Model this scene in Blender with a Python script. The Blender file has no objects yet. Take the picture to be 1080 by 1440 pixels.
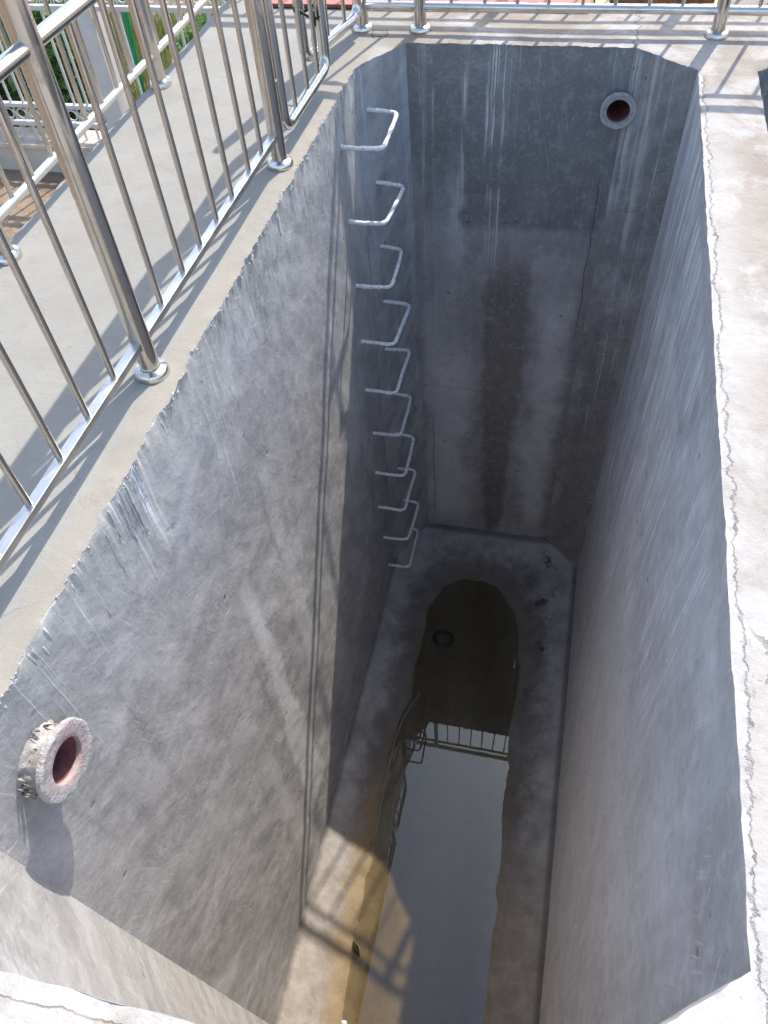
import bpy, bmesh, math, random
from mathutils import Vector, Matrix, noise
from mathutils.geometry import delaunay_2d_cdt
random.seed(7)
S = bpy.context.scene
COL = S.collection
PI = math.pi

# ------------------------------------------------------------------ helpers
def link(o, parent=None):
    COL.objects.link(o)
    if parent is not None: o.parent = parent
    return o
def tag(o, label=None, cat=None, group=None, kind=None):
    if label: o['label'] = label
    if cat: o['category'] = cat
    if group: o['group'] = group
    if kind: o['kind'] = kind
    return o
def thing(name, label, cat, loc=(0, 0, 0), rotz=0, group=None):
    o = bpy.data.objects.new(name, None); o.empty_display_size = .1
    o.location = loc; o.rotation_euler = (0, 0, rotz)
    return tag(link(o), label, cat, group)
def mesh_from(bm, name, mat, smooth=True):
    me = bpy.data.meshes.new(name); bm.to_mesh(me); bm.free()
    if smooth: me.polygons.foreach_set('use_smooth', [True] * len(me.polygons))
    for m in (mat if isinstance(mat, (list, tuple)) else [mat]): me.materials.append(m)
    return me
def obj(name, me, parent=None, loc=None):
    o = bpy.data.objects.new(name, me); link(o, parent)
    if loc is not None: o.location = loc
    return o
def fbm(x, y, z, oct=4):
    return noise.fractal(Vector((x, y, z)), .9, 2.1, oct, noise_basis='PERLIN_ORIGINAL')
def sstep(a, b, x):
    t = max(0., min(1., (x - a) / (b - a))); return t * t * (3 - 2 * t)
def frame_of(d):
    d = d.normalized(); u = Vector((0, 0, 1)) if abs(d.z) < .9 else Vector((1, 0, 0))
    a = d.cross(u).normalized(); return a, d.cross(a).normalized()
def add_tube(bm, pts, r, n=16, caps=True, jit=0.):
    pts = [Vector(p) for p in pts]
    rad = r if isinstance(r, (list, tuple)) else [r] * len(pts)
    rings = []; a = None
    for i, p in enumerate(pts):
        d = (pts[min(i + 1, len(pts) - 1)] - pts[max(i - 1, 0)]).normalized()
        if a is None: a, b = frame_of(d)
        else:
            a = (a - d * a.dot(d)).normalized(); b = d.cross(a)
        ring = []
        for k in range(n):
            q = rad[i] * (1 + (random.uniform(-jit, jit) if jit else 0))
            ring.append(bm.verts.new(p + a * math.cos(2 * PI * k / n) * q + b * math.sin(2 * PI * k / n) * q))
        rings.append(ring)
    for i in range(len(rings) - 1):
        for k in range(n):
            bm.faces.new((rings[i][k], rings[i][(k + 1) % n], rings[i + 1][(k + 1) % n], rings[i + 1][k]))
    if caps:
        bm.faces.new(rings[0][::-1]); bm.faces.new(rings[-1])
def add_box(bm, lo, hi, bev=0.):
    x0, y0, z0 = lo; x1, y1, z1 = hi
    v = [bm.verts.new(p) for p in ((x0, y0, z0), (x1, y0, z0), (x1, y1, z0), (x0, y1, z0), (x0, y0, z1), (x1, y0, z1), (x1, y1, z1), (x0, y1, z1))]
    fs = [bm.faces.new([v[i] for i in f]) for f in ((0, 3, 2, 1), (4, 5, 6, 7), (0, 1, 5, 4), (1, 2, 6, 5), (2, 3, 7, 6), (3, 0, 4, 7))]
    if bev: bmesh.ops.bevel(bm, geom=list({e for f in fs for e in f.edges}), offset=bev, segments=2, profile=.7, affect='EDGES')
def add_lathe(bm, prof, n=32, mtx=None):
    """prof: list of (r, h) closed outline turned round local z"""
    rings = []
    for r, h in prof:
        rings.append([bm.verts.new((r * math.cos(2 * PI * k / n), r * math.sin(2 * PI * k / n), h)) for k in range(n)])
    for i in range(len(prof) - 1):
        for k in range(n):
            bm.faces.new((rings[i][k], rings[i][(k + 1) % n], rings[i + 1][(k + 1) % n], rings[i + 1][k]))
    if mtx is not None: bmesh.ops.transform(bm, matrix=mtx, verts=[v for r in rings for v in r])
    return rings
def arc(c, a, b, r, n=6):
    """rounded corner between point a - c - b"""
    c = Vector(c); u = (Vector(a) - c).normalized(); w = (Vector(b) - c).normalized()
    out = []
    for i in range(n + 1):
        t = i / n
        out.append(c + u * r * (1 - t) ** 2 + w * r * t ** 2)
    return out

# ------------------------------------------------------------------ node helpers
class N:
    def __init__(s, name):
        s.m = bpy.data.materials.new(name); s.m.use_nodes = True
        s.t = s.m.node_tree; s.t.nodes.clear()
        s.out = s.t.nodes.new('ShaderNodeOutputMaterial')
    def _in(s, sock, v):
        if v is None: return
        if hasattr(v, 'is_output'): s.t.links.new(v, sock)
        else: sock.default_value = v
    def math(s, op, a, b=None, c=None, clamp=False):
        n = s.t.nodes.new('ShaderNodeMath'); n.operation = op; n.use_clamp = clamp
        for i, v in enumerate((a, b, c)): s._in(n.inputs[i], v)
        return n.outputs[0]
    def mul(s, a, b): return s.math('MULTIPLY', a, b)
    def add(s, a, b): return s.math('ADD', a, b)
    def sub(s, a, b): return s.math('SUBTRACT', a, b)
    def mx(s, a, b): return s.math('MAXIMUM', a, b)
    def mn(s, a, b): return s.math('MINIMUM', a, b)
    def step(s, a, b, x):        # smoothstep, works with a > b too
        n = s.t.nodes.new('ShaderNodeMapRange'); n.interpolation_type = 'SMOOTHSTEP'
        if not hasattr(a, 'is_output') and not hasattr(b, 'is_output') and a > b:
            s._in(n.inputs[0], x); n.inputs[1].default_value = b; n.inputs[2].default_value = a
            n.inputs[3].default_value = 1; n.inputs[4].default_value = 0
        else:
            s._in(n.inputs[0], x); s._in(n.inputs[1], a); s._in(n.inputs[2], b)
        return n.outputs[0]
    def pos(s):
        g = s.t.nodes.new('ShaderNodeNewGeometry'); return g.outputs['Position']
    def objpos(s):
        g = s.t.nodes.new('ShaderNodeTexCoord'); return g.outputs['Object']
    def sep(s, v):
        n = s.t.nodes.new('ShaderNodeSeparateXYZ'); s._in(n.inputs[0], v); return n.outputs
    def vec(s, x, y, z):
        n = s.t.nodes.new('ShaderNodeCombineXYZ')
        for i, v in enumerate((x, y, z)): s._in(n.inputs[i], v)
        return n.outputs[0]
    def noise(s, v, scale, detail=4, rough=.55, dist=0., col=False):
        n = s.t.nodes.new('ShaderNodeTexNoise'); s._in(n.inputs['Vector'], v)
        n.inputs['Scale'].default_value = scale; n.inputs['Detail'].default_value = detail
        n.inputs['Roughness'].default_value = rough; n.inputs['Distortion'].default_value = dist
        return n.outputs['Color' if col else 'Fac']
    def voro(s, v, scale, feat='F1', out='Distance', rnd=1.):
        n = s.t.nodes.new('ShaderNodeTexVoronoi'); n.feature = feat; s._in(n.inputs['Vector'], v)
        n.inputs['Scale'].default_value = scale; n.inputs['Randomness'].default_value = rnd
        return n.outputs[out]
    def mix(s, f, a, b, mode='MIX'):
        n = s.t.nodes.new('ShaderNodeMix'); n.data_type = 'RGBA'; n.blend_type = mode
        s._in(n.inputs['Factor'], f)
        for k, v in (('A', a), ('B', b)):
            sock = [i for i in n.inputs if i.name == k and i.type == 'RGBA'][0]
            if not hasattr(v, 'is_output') and len(v) == 3: v = (*v, 1)
            s._in(sock, v)
        return [o for o in n.outputs if o.type == 'RGBA'][0]
    def bump(s, h, dist, strength=1., norm=None):
        n = s.t.nodes.new('ShaderNodeBump'); s._in(n.inputs['Height'], h)
        n.inputs['Distance'].default_value = dist; n.inputs['Strength'].default_value = strength
        if norm is not None: s._in(n.inputs['Normal'], norm)
        return n.outputs[0]
    def bsdf(s, col, rough=.8, metal=0., spec=.3, norm=None, **kw):
        n = s.t.nodes.new('ShaderNodeBsdfPrincipled')
        if not hasattr(col, 'is_output') and len(col) == 3: col = (*col, 1)
        s._in(n.inputs['Base Color'], col); s._in(n.inputs['Roughness'], rough)
        s._in(n.inputs['Metallic'], metal); s._in(n.inputs['Specular IOR Level'], spec)
        if norm is not None: s._in(n.inputs['Normal'], norm)
        for k, v in kw.items(): s._in(n.inputs[k], v)
        s.t.links.new(n.outputs[0], s.out.inputs[0])
        return s.m

# ------------------------------------------------------------------ materials
def wall_mat(name, d, off=0., c1=(.215, .212, .212), c2=(.315, .305, .295), streak=.5, streak_len=1.2, fine=38.,
             clusters=None, patch=.35, trowel=.5, stains=(), lights=(), dark=0., tilt=55, seams=(), spots=0., rub=.35, wobble=.03, rubf=(26, 2.2), cracks=(), mould=0., scratch=.5):
    n = N(name); P = n.pos(); x, y, z = n.sep(P)
    a = n.add(n.mul(x, d[0]), n.mul(y, d[1]))
    W = n.vec(a, off, z)                                        # wall plane coordinates
    big = n.noise(W, .9, 4, .6)
    mid = n.noise(W, 4.5, 5, .62, .4)
    fin = n.noise(W, 60, 3, .6)
    t = math.radians(tilt)
    u = n.add(n.mul(a, math.cos(t)), n.mul(z, math.sin(t))); w = n.sub(n.mul(z, math.cos(t)), n.mul(a, math.sin(t)))
    tro = n.noise(n.vec(n.mul(u, 2.2), off + 3, n.mul(w, 6.5)), 1., 5, .6, .6)
    tro2 = n.noise(n.vec(n.mul(a, rubf[0]), off + 5, n.mul(z, rubf[1])), 1., 4, .6, .2)
    f = n.add(n.mul(big, .55), n.mul(mid, .45))
    col = n.mix(n.step(.36, .66, f), c1, c2)
    # trowelling marks: bands laid on at an angle, and finer upright rubbing
    col = n.mix(n.mul(n.step(.42, .72, tro), trowel), col, (c2[0] * 1.35, c2[1] * 1.35, c2[2] * 1.36))
    col = n.mix(n.mul(n.step(.58, .34, tro), trowel * .7), col, (c1[0] * .72, c1[1] * .72, c1[2] * .73))
    col = n.mix(n.mul(n.step(.48, .72, tro2), rub), col, (c2[0] * 1.2, c2[1] * 1.2, c2[2] * 1.2))
    # pale lime bloom
    pm = n.mul(n.step(.52, .7, n.noise(W, 1.7, 5, .68, .8)), patch)
    col = n.mix(pm, col, (.55, .55, .555))
    # upright damp-dark tails
    dk = n.noise(n.vec(n.mul(a, 7), off + 9, n.mul(z, .55)), 1., 5, .6, .25)
    col = n.mix(n.mul(n.step(.56, .74, dk), .28 + dark), col, (.17, .167, .17))
    # white lime runs from the rim
    wob = n.mul(n.sub(n.noise(n.vec(n.mul(a, 3), off, n.mul(z, 7)), 1., 2, .5), .5), wobble)
    aw = n.add(a, wob)
    runs = n.noise(n.vec(n.mul(aw, fine), off + 1.7, n.mul(z, .35)), 1., 2, .5)
    ln = n.mul(n.noise(n.vec(n.mul(a, 5), off + 4, 0), 1., 3, .6), -streak_len * 2)   # how far each group runs down
    fade = n.step(0, 1, n.math('DIVIDE', n.sub(z, ln), .5))
    grp = n.step(.42, .62, n.noise(n.vec(n.mul(a, 2.3), off + 6, n.mul(z, .12)), 1., 3, .55))
    brk = n.step(.3, .55, n.noise(n.vec(n.mul(a, 30), off, n.mul(z, 4.5)), 1., 3, .6))
    sm = n.mul(n.mul(n.step(.6, .69, runs), n.mul(fade, brk)), grp)
    col = n.mix(n.mul(sm, streak), col, (.66, .67, .68))
    wet = None
    edge = n.add(n.mul(n.sub(n.noise(W, 5., 5, .65), .5), .17), n.mul(n.sub(n.noise(W, 1.3, 2, .5), .5), .12))
    for a0, w0, w1, ztop, zbot, amt, cc in stains:              # wet or dark stains: half width w0 at ztop -> w1 at zbot
        k = n.math('DIVIDE', n.sub(z, zbot), ztop - zbot, clamp=True)
        hw = n.add(w1, n.mul(k, w0 - w1))
        q = n.sub(n.add(n.math('ABSOLUTE', n.sub(a, a0)), edge), hw)
        m = n.mul(n.step(.03, -.035, q), n.mul(n.step(zbot - .04, zbot + .05, n.add(z, edge)), n.step(ztop + .25, ztop - .25, n.add(z, edge))))
        col = n.mix(n.mul(m, amt), col, cc); wet = wet if cc[0] > .3 else (m if wet is None else n.mx(wet, m))
    for a0, wd, ztop, zbot, amt, cc in lights:                  # broad pale smears
        g = n.step(wd, wd * .2, n.math('ABSOLUTE', n.add(n.sub(a, a0), n.mul(edge, 1.4))))
        zz = n.mul(n.step(zbot - .2, zbot + .25, n.add(z, edge)), n.step(ztop + .2, ztop - .25, n.add(z, edge)))
        col = n.mix(n.mul(n.mul(g, zz), n.mul(n.add(.35, mid), amt)), col, cc)
    for a0, wd, ztop, zbot, amt, cc in clusters or ():          # particular groups of runs
        g = n.step(wd, wd * .4, n.math('ABSOLUTE', n.sub(aw, a0)))
        rr = n.step(.52, .60, n.noise(n.vec(n.mul(aw, 75), off + 2.2, n.mul(z, .6)), 1., 2, .5))
        bl = n.step(.35, .6, n.noise(n.vec(n.mul(a, 18), off + 7, n.mul(z, 3)), 1., 4, .6))
        zz = n.mul(n.step(zbot, zbot + .35, z), n.step(ztop + .02, ztop - .05, z))
        col = n.mix(n.mul(n.mul(n.mul(g, zz), n.mul(n.add(n.mul(rr, .85), .15), bl)), amt), col, cc)
    for zs in seams:                                            # formwork seam lines
        dd = n.math('ABSOLUTE', n.sub(n.add(z, n.mul(n.sub(n.noise(n.vec(n.mul(a, 4), off, 0), 1., 3), .5), .02)), zs))
        col = n.mix(n.mul(n.step(.008, .002, dd), n.mul(n.step(.4, .6, mid), .3)), col, (.1, .1, .1))
    for a0, zt, zb in cracks:                                   # a hairline crack
        wa = n.add(a, n.mul(n.sub(n.noise(n.vec(0, off, n.mul(z, 5)), 1., 4, .65), .5), .06))
        q = n.mul(n.step(.0045, .0015, n.math('ABSOLUTE', n.sub(wa, a0))), n.mul(n.step(zb, zb + .1, z), n.step(zt, zt - .1, z)))
        col = n.mix(n.mul(q, .8), col, (.05, .05, .055))
    if mould:                                                   # dark tails and crumbs just under the rim
        ml = n.noise(n.vec(n.mul(a, 30), off + 14, n.mul(z, 8)), 1., 5, .68, .5)
        lm = n.mul(n.noise(n.vec(n.mul(a, 4.5), off + 15, 0), 1., 3, .6), -.62)
        mm = n.mul(n.step(.5, .6, ml), n.step(n.sub(lm, .12), n.add(lm, .12), z))
        mm = n.mul(mm, n.step(-3.0, -1.9, a))
        col = n.mix(n.mul(mm, mould), col, (.10, .098, .092))
        cl = n.noise(n.vec(n.mul(a, 20), off + 16, n.mul(z, 6)), 1., 6, .7, .6)
        mm2 = n.mul(n.step(.54, .66, cl), n.step(-.22, -.03, z))
        col = n.mix(n.mul(mm2, mould * .8), col, (.55, .55, .55))
    if spots:                                                   # damp scuffs
        sp = n.noise(n.vec(n.mul(a, 9), off + 12, n.mul(z, 5)), 1., 4, .55)
        col = n.mix(n.mul(n.mul(n.step(.69, .72, sp), n.step(-2.0, -2.8, z)), spots), col, (.14, .125, .11))
    # thin trowel scratches in two directions, pores
    for sg, sc_ in ((1, 70), (-1, 95)):
        t2 = math.radians(tilt + sg * 24)
        u2 = n.add(n.mul(a, math.cos(t2)), n.mul(z, math.sin(t2))); w2 = n.sub(n.mul(z, math.cos(t2)), n.mul(a, math.sin(t2)))
        scr = n.noise(n.vec(n.mul(u2, 4.5), off + 20 + sg, n.mul(w2, sc_)), 1., 2, .5, .1)
        sel = n.step(.5, .62, n.noise(W, 3.1 + sg * .7, 3, .6, .5))
        col = n.mix(n.mul(n.mul(n.step(.60, .70, scr), sel), scratch), col, (c2[0] * 1.75, c2[1] * 1.75, c2[2] * 1.75))
        col = n.mix(n.mul(n.mul(n.step(.40, .32, scr), sel), scratch * .7), col, (c1[0] * .6, c1[1] * .6, c1[2] * .6))
    po = n.mul(n.step(.20, .10, n.voro(W, 38.)), n.step(.5, .64, n.noise(W, 5.5, 4, .7)))
    col = n.mix(n.mul(po, .4), col, (c1[0] * .35, c1[1] * .35, c1[2] * .35))
    blot = n.noise(W, 15, 6, .72)
    col = n.mix(n.mul(n.step(.48, .66, blot), .22), col, (c2[0] * 1.5, c2[1] * 1.5, c2[2] * 1.5))
    col = n.mix(n.mul(n.step(.48, .34, blot), .25), col, (c1[0] * .6, c1[1] * .6, c1[2] * .6))
    # pin holes and grain
    pin = n.step(.13, .06, n.voro(W, 9.))
    pin = n.mul(pin, n.step(.5, .62, n.noise(W, 2.5, 2)))
    col = n.mix(n.mul(pin, .45), col, (.07, .07, .07))
    col = n.mix(n.mul(n.sub(fin, .5), .5), col, (.6, .6, .6), 'MIX')
    h = n.add(n.add(n.mul(fin, .22), n.mul(tro, .5)), n.add(n.mul(mid, .7), n.sub(n.mul(sm, .1), n.mul(pin, .5))))
    nor = n.bump(h, .012, .55)
    rough = .88 if wet is None else n.sub(.88, n.mul(wet, .2))
    return n.bsdf(col, rough, 0, .25, nor)

def deck_mat():
    n = N('cement_deck'); P = n.pos(); x, y, z = n.sep(P)
    V = n.vec(x, y, 0)
    big = n.noise(V, 1.1, 5, .6, .3); mid = n.noise(V, 5, 7, .65, .6); fin = n.noise(V, 140, 3, .6)
    tro = n.noise(n.vec(n.mul(x, 3), n.mul(y, 14), 0), 1., 5, .6, .8)
    smooth = n.mix(n.step(.35, .68, n.add(n.mul(big, .6), n.mul(mid, .4))), (.262, .256, .236), (.315, .308, .285))
    rim = n.mix(n.step(.36, .64, n.add(n.mul(big, .4), n.mul(mid, .6))), (.262, .226, .193), (.345, .31, .277))
    rim = n.mix(n.mul(n.step(.45, .60, n.noise(V, 2.6, 6, .66, .5)), .75), rim, (.47, .45, .435))
    wln = n.mul(n.sub(n.noise(V, 3, 4), .5), .05)
    right = n.step(-.03, .2, n.add(x, wln))
    col = n.mix(right, smooth, rim)
    # left lip strip: warmer
    lip = n.mul(n.step(-.1, -.06, n.add(x, wln)), n.step(.06, .0, x))
    col = n.mix(n.mul(lip, .7), col, n.mix(mid, (.24, .212, .178), (.355, .325, .282)))
    # fresh white mortar fillet on the right and near rims, ended by a cracked edge
    wn = n.noise(n.vec(0, n.mul(y, 3.3), 0), 1., 6, .7); wn2 = n.noise(V, 9, 4, .6)
    ex = n.add(1.592, n.add(n.mul(wn, .075), n.mul(n.sub(n.noise(V, 12, 6, .72), .5), .075)))
    ey = n.add(-4.235, n.mul(n.sub(n.noise(n.vec(n.mul(x, 3.3), 0, 0), 1., 6, .7), .5), .06))
    inr = n.mul(n.step(ex, n.sub(ex, .004), x), n.step(1.5, 1.52, x))
    inr = n.mul(inr, n.step(-.25, -.32, y))
    inn = n.mul(n.step(n.sub(ey, .0), n.add(ey, .004), y), n.step(-3.9, -3.95, y))
    halo = n.mul(n.step(.16, .02, n.add(n.sub(x, 1.63), n.mul(n.sub(mid, .5), .28))), n.step(1.5, 1.52, x))
    col = n.mix(n.mul(halo, n.mul(n.step(-.2, -.7, y), .7)), col, n.mix(wn2, (.36, .34, .322), (.48, .465, .45)))
    fil = n.mx(inr, inn)
    col = n.mix(n.mul(fil, n.add(.25, n.mul(n.step(.35, .62, n.noise(V, 7, 5, .65)), .6))), col, n.mix(mid, (.40, .385, .37), (.53, .52, .51)))
    brkn = n.step(.3, .55, n.noise(V, 8, 4))
    cw = n.mul(n.step(.4, .75, n.noise(V, 17, 4, .7)), .0052)
    cr = n.mul(n.step(n.add(cw, .0014), n.mul(cw, .4), n.math('ABSOLUTE', n.sub(x, ex))), n.mul(n.step(1.5, 1.52, x), n.step(-.25, -.35, y)))
    cr = n.mx(cr, n.mul(n.step(.0028, .0006, n.math('ABSOLUTE', n.sub(y, ey))), n.mul(n.step(1.7, 1.6, x), n.step(-4.0, -4.1, y))))
    cr = n.mul(cr, brkn)
    # wandering cracks
    vv = n.vec(n.add(x, n.mul(n.sub(n.noise(V, 6, 5, .6), .5), .22)), n.add(y, n.mul(n.sub(n.noise(n.vec(y, x, 4), 6, 5, .6), .5), .22)), 0)
    ce = n.voro(vv, 1.15, 'DISTANCE_TO_EDGE')
    crk = n.mul(n.step(.006, .0015, ce), n.mul(n.step(.52, .66, n.noise(V, 1.9, 3)), n.add(.25, n.mul(right, .75))))
    # crack from the far rim to the far edge
    fx = n.add(1.335, n.mul(n.sub(n.noise(n.vec(0, n.mul(y, 9), 2), 1., 4, .6), .5), .16))
    fc = n.mul(n.step(.006, .0015, n.math('ABSOLUTE', n.sub(x, fx))), n.step(-.06, .0, y))
    cr = n.mx(cr, n.mx(n.mul(crk, .8), fc))
    crumb = n.mul(n.step(.034, .012, n.math('ABSOLUTE', n.sub(x, ex))), n.mul(n.step(.60, .66, n.noise(V, 38, 5, .7)), n.mul(n.step(1.5, 1.52, x), n.step(-.25, -.35, y))))
    col = n.mix(n.mul(crumb, .5), col, (.16, .145, .13))
    col = n.mix(n.mul(cr, .6), col, (.10, .088, .075))
    # specks of grit
    sp = n.mx(n.mul(n.step(.1, .05, n.voro(V, 13)), n.step(.56, .66, n.noise(V, 4, 2))), n.mul(n.step(.16, .08, n.voro(V, 47)), n.step(.56, .66, n.noise(V, 2.7, 4, .7))))
    col = n.mix(n.mul(sp, .6), col, (.16, .14, .12))
    st = n.step(.6, .72, n.noise(V, 2.2, 6, .65, 1.))
    col = n.mix(n.mul(st, .4), col, (.23, .20, .168))
    col = n.mix(n.mul(n.step(.5, .72, n.noise(V, 9, 6, .72, .5)), .38), col, (.22, .205, .18))
    col = n.mix(n.mul(n.sub(fin, .5), .35), col, (.7, .7, .7))
    h = n.add(n.add(n.mul(fin, .1), n.mul(mid, .8)), n.add(n.mul(tro, .25), n.sub(n.add(n.mul(n.noise(V, 22, 5, .68), n.mul(right, .8)), n.mul(fil, -.9)), n.mul(cr, .8))))
    return n.bsdf(col, .82, 0, .25, n.bump(h, .012, .6))

def floor_mat():
    n = N('tank_floor_cement'); P = n.pos(); x, y, z = n.sep(P)
    V = n.vec(x, y, 0)
    big = n.noise(V, 1.3, 5, .6, .4); mid = n.noise(V, 6, 7, .68, .25); fin = n.noise(V, 90, 4, .65)
    br = n.noise(n.vec(n.mul(n.add(x, n.mul(y, .4)), 34), n.mul(y, 10), 0), 1., 5, .65, .25)
    col = n.mix(n.step(.35, .65, n.add(n.mul(big, .5), n.mul(mid, .5))), (.23, .217, .213), (.43, .415, .41))
    col = n.mix(n.mul(n.step(.55, .68, br), .45), col, (.37, .345, .32))
    col = n.mix(n.mul(n.step(-2.3, -3.2, n.add(y, n.mul(n.sub(mid, .5), .8))), .75), col, n.mix(n.step(.4, .62, n.noise(V, 9, 6, .7, .15)), (.255, .215, .178), (.35, .305, .258)))  # near end tinted paler: the sun patch on the floor put into its colour
    # damp dark band by the water, deepened at the far end by painted-in shade
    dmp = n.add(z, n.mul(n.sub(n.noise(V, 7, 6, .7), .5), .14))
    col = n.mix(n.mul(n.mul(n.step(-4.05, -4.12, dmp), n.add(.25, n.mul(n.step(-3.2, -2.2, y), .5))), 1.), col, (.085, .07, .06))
    och = n.mul(n.mul(n.step(-4.085, -4.13, dmp), n.step(.62, .42, n.add(x, n.mul(n.sub(mid, .5), .2)))), n.step(-2.0, -2.6, y))
    col = n.mix(n.mul(och, .7), col, n.mix(mid, (.20, .13, .05), (.30, .215, .10)))
    # black residue flakes
    fl = n.mul(n.step(.57, .6, n.noise(V, 6.5, 7, .72)), n.mul(n.step(1.15, 1.25, x), n.step(1.48, 1.38, x)))
    fl = n.mul(fl, n.step(-1.7, -1.3, y))
    col = n.mix(n.mul(fl, .8), col, (.05, .05, .06))
    # green brown silt below the water line
    silt = n.mix(mid, (.10, .072, .03), (.22, .152, .064))
    col = n.mix(n.step(-4.11, -4.20, n.add(z, n.mul(n.sub(mid, .5), .09))), col, silt)
    # darker line where the floor meets the walls
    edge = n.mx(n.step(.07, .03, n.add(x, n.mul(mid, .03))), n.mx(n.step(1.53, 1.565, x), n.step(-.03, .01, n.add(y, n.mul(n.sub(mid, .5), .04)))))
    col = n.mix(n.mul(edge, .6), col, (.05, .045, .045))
    col = n.mix(n.mul(n.sub(fin, .5), .5), col, (.5, .5, .5))
    wet = n.step(-4.08, -4.14, dmp)
    h = n.add(n.add(n.mul(fin, .3), mid), n.mul(br, .5))
    return n.bsdf(col, n.sub(.85, n.mul(wet, .3)), 0, .3, n.bump(h, .014, .6))

def water_mat():
    n = N('still_water'); V = n.objpos()
    rip = n.noise(V, 3.5, 3, .5)
    nor = n.bump(rip, .002, .05)
    lw = n.t.nodes.new('ShaderNodeFresnel'); lw.inputs['IOR'].default_value = 1.62
    n._in(lw.inputs['Normal'], nor)
    tr = n.t.nodes.new('ShaderNodeBsdfTransparent'); tr.inputs[0].default_value = (.86, .83, .72, 1)
    gl = n.t.nodes.new('ShaderNodeBsdfGlossy'); gl.inputs['Roughness'].default_value = 0.
    gl.inputs['Color'].default_value = (.80, .93, 1, 1); n._in(gl.inputs['Normal'], nor)
    ms = n.t.nodes.new('ShaderNodeMixShader')
    n._in(ms.inputs[0], lw.outputs[0]); n.t.links.new(tr.outputs[0], ms.inputs[1]); n.t.links.new(gl.outputs[0], ms.inputs[2])
    n.t.links.new(ms.outputs[0], n.out.inputs[0])
    return n.m

def steel_mat(name, col=(.60, .565, .52), r0=.15, sc=1., axis=2):
    n = N(name); V = n.objpos(); x, y, z = n.sep(V)
    v = n.vec(n.mul(x, 90 if axis != 0 else 3), n.mul(y, 90), n.mul(z, 3 if axis == 2 else 90))
    br = n.noise(v, 1., 4, .6)
    sm = n.noise(n.pos(), 14, 5, .65)
    c = n.mix(n.mul(n.step(.45, .72, sm), .5), col, (col[0] * .62, col[1] * .58, col[2] * .52))
    r = n.add(r0, n.add(n.mul(n.sub(br, .5), .1), n.mul(n.step(.45, .75, sm), .22)))
    return n.bsdf(c, r, 1., .5, n.bump(br, .0006, .3))

def plain(name, c, rough=.6, metal=0., var=.25, scale=12., spec=.4, bump=0.):
    n = N(name); V = n.pos()
    f = n.noise(V, scale, 5, .62)
    col = n.mix(n.step(.3, .7, f), tuple(q * (1 - var) for q in c), tuple(min(1, q * (1 + var)) for q in c))
    nor = n.bump(n.noise(V, scale * 6, 4, .6), .004, bump) if bump else None
    return n.bsdf(col, rough, metal, spec, nor)

def leaf_mat(name, c, c2):
    n = N(name); V = n.pos()
    f = n.noise(V, 5., 4, .6)
    col = n.mix(n.step(.35, .65, f), c, c2)
    n.bsdf(col, .5, 0, .4)
    b = n.out.inputs[0].links[0].from_node
    t = n.t.nodes.new('ShaderNodeBsdfTranslucent'); n._in(t.inputs[0], n.mix(.5, col, (.16, .26, .03)))
    ms = n.t.nodes.new('ShaderNodeMixShader'); ms.inputs[0].default_value = .45
    n.t.links.new(b.outputs[0], ms.inputs[1]); n.t.links.new(t.outputs[0], ms.inputs[2]); n.t.links.new(ms.outputs[0], n.out.inputs[0])
    return n.m

def rust_paint(name, base, bare, crust, R):
    """flange: worn primer in the middle, crusted with splashed cement at the edge and below"""
    n = N(name); V = n.objpos(); x, y, z = n.sep(V)
    f = n.noise(V, 26, 6, .68, .4); g = n.noise(V, 9, 4, .6); h = n.noise(V, 75, 4, .65)
    col = n.mix(n.step(.42, .6, n.add(n.mul(f, .6), n.mul(g, .4))), base, bare)
    ln = n.t.nodes.new('ShaderNodeVectorMath'); ln.operation = 'LENGTH'; n._in(ln.inputs[0], n.vec(x if R < 0 else 0, y if R > 0 else 0, z))
    rad = n.math('DIVIDE', ln.outputs['Value'], abs(R))
    cm = n.step(.72, .90, n.add(n.add(rad, n.mul(n.sub(f, .5), .7)), n.mul(z, -1.6)))
    col = n.mix(cm, col, n.mix(h, (crust[0] * .7, crust[1] * .69, crust[2] * .67), crust))
    col = n.mix(n.mul(n.step(.6, .7, h), .45), col, (.16, .14, .13))
    return n.bsdf(col, .88, 0, .2, n.bump(n.add(n.add(f, n.mul(h, .6)), n.mul(cm, n.mul(h, 1.2))), .007, .9))

M = {}
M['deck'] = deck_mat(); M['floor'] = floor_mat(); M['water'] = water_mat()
M['steel'] = steel_mat('brushed_stainless_steel'); M['steel_x'] = steel_mat('stainless_rail', (.68, .665, .64), .17, axis=0)
M['steel_old'] = steel_mat('weathered_stainless_rail', (.74, .73, .71), .3, axis=0)
M['rung'] = plain('cement_coated_iron', (.76, .77, .78), .75, 0, .2, 60, .2, .7)
M['mortar'] = plain('splashed_mortar', (.40, .385, .36), .9, 0, .28, 30, .15, .8)
M['drip'] = plain('dried_mortar_drip', (.56, .555, .55), .9, 0, .2, 40, .15, .6)
M['flange'] = rust_paint('flange_face', (.45, .335, .325), (.48, .42, .41), (.60, .585, .565), .104)
M['flange_far'] = rust_paint('far_flange_face', (.36, .33, .34), (.46, .46, .47), (.60, .61, .62), -.09)
M['bore'] = plain('red_oxide_bore', (.22, .085, .085), .8, 0, .3, 20)
M['black'] = plain('black_plastic', (.012, .012, .013), .5)
M['white'] = plain('white_painted_steel', (.62, .615, .60), .45, 0, .05, 6)
M['cream'] = plain('cream_render', (.56, .50, .43), .9, 0, .12, 5, .2, .4)
M['tilecap'] = plain('pale_stone_cap', (.62, .52, .44), .8, 0, .2, 9, .2, .3)
M['red'] = plain('red_film_board', (.55, .17, .15), .5, 0, .14, 4, .35)
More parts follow.
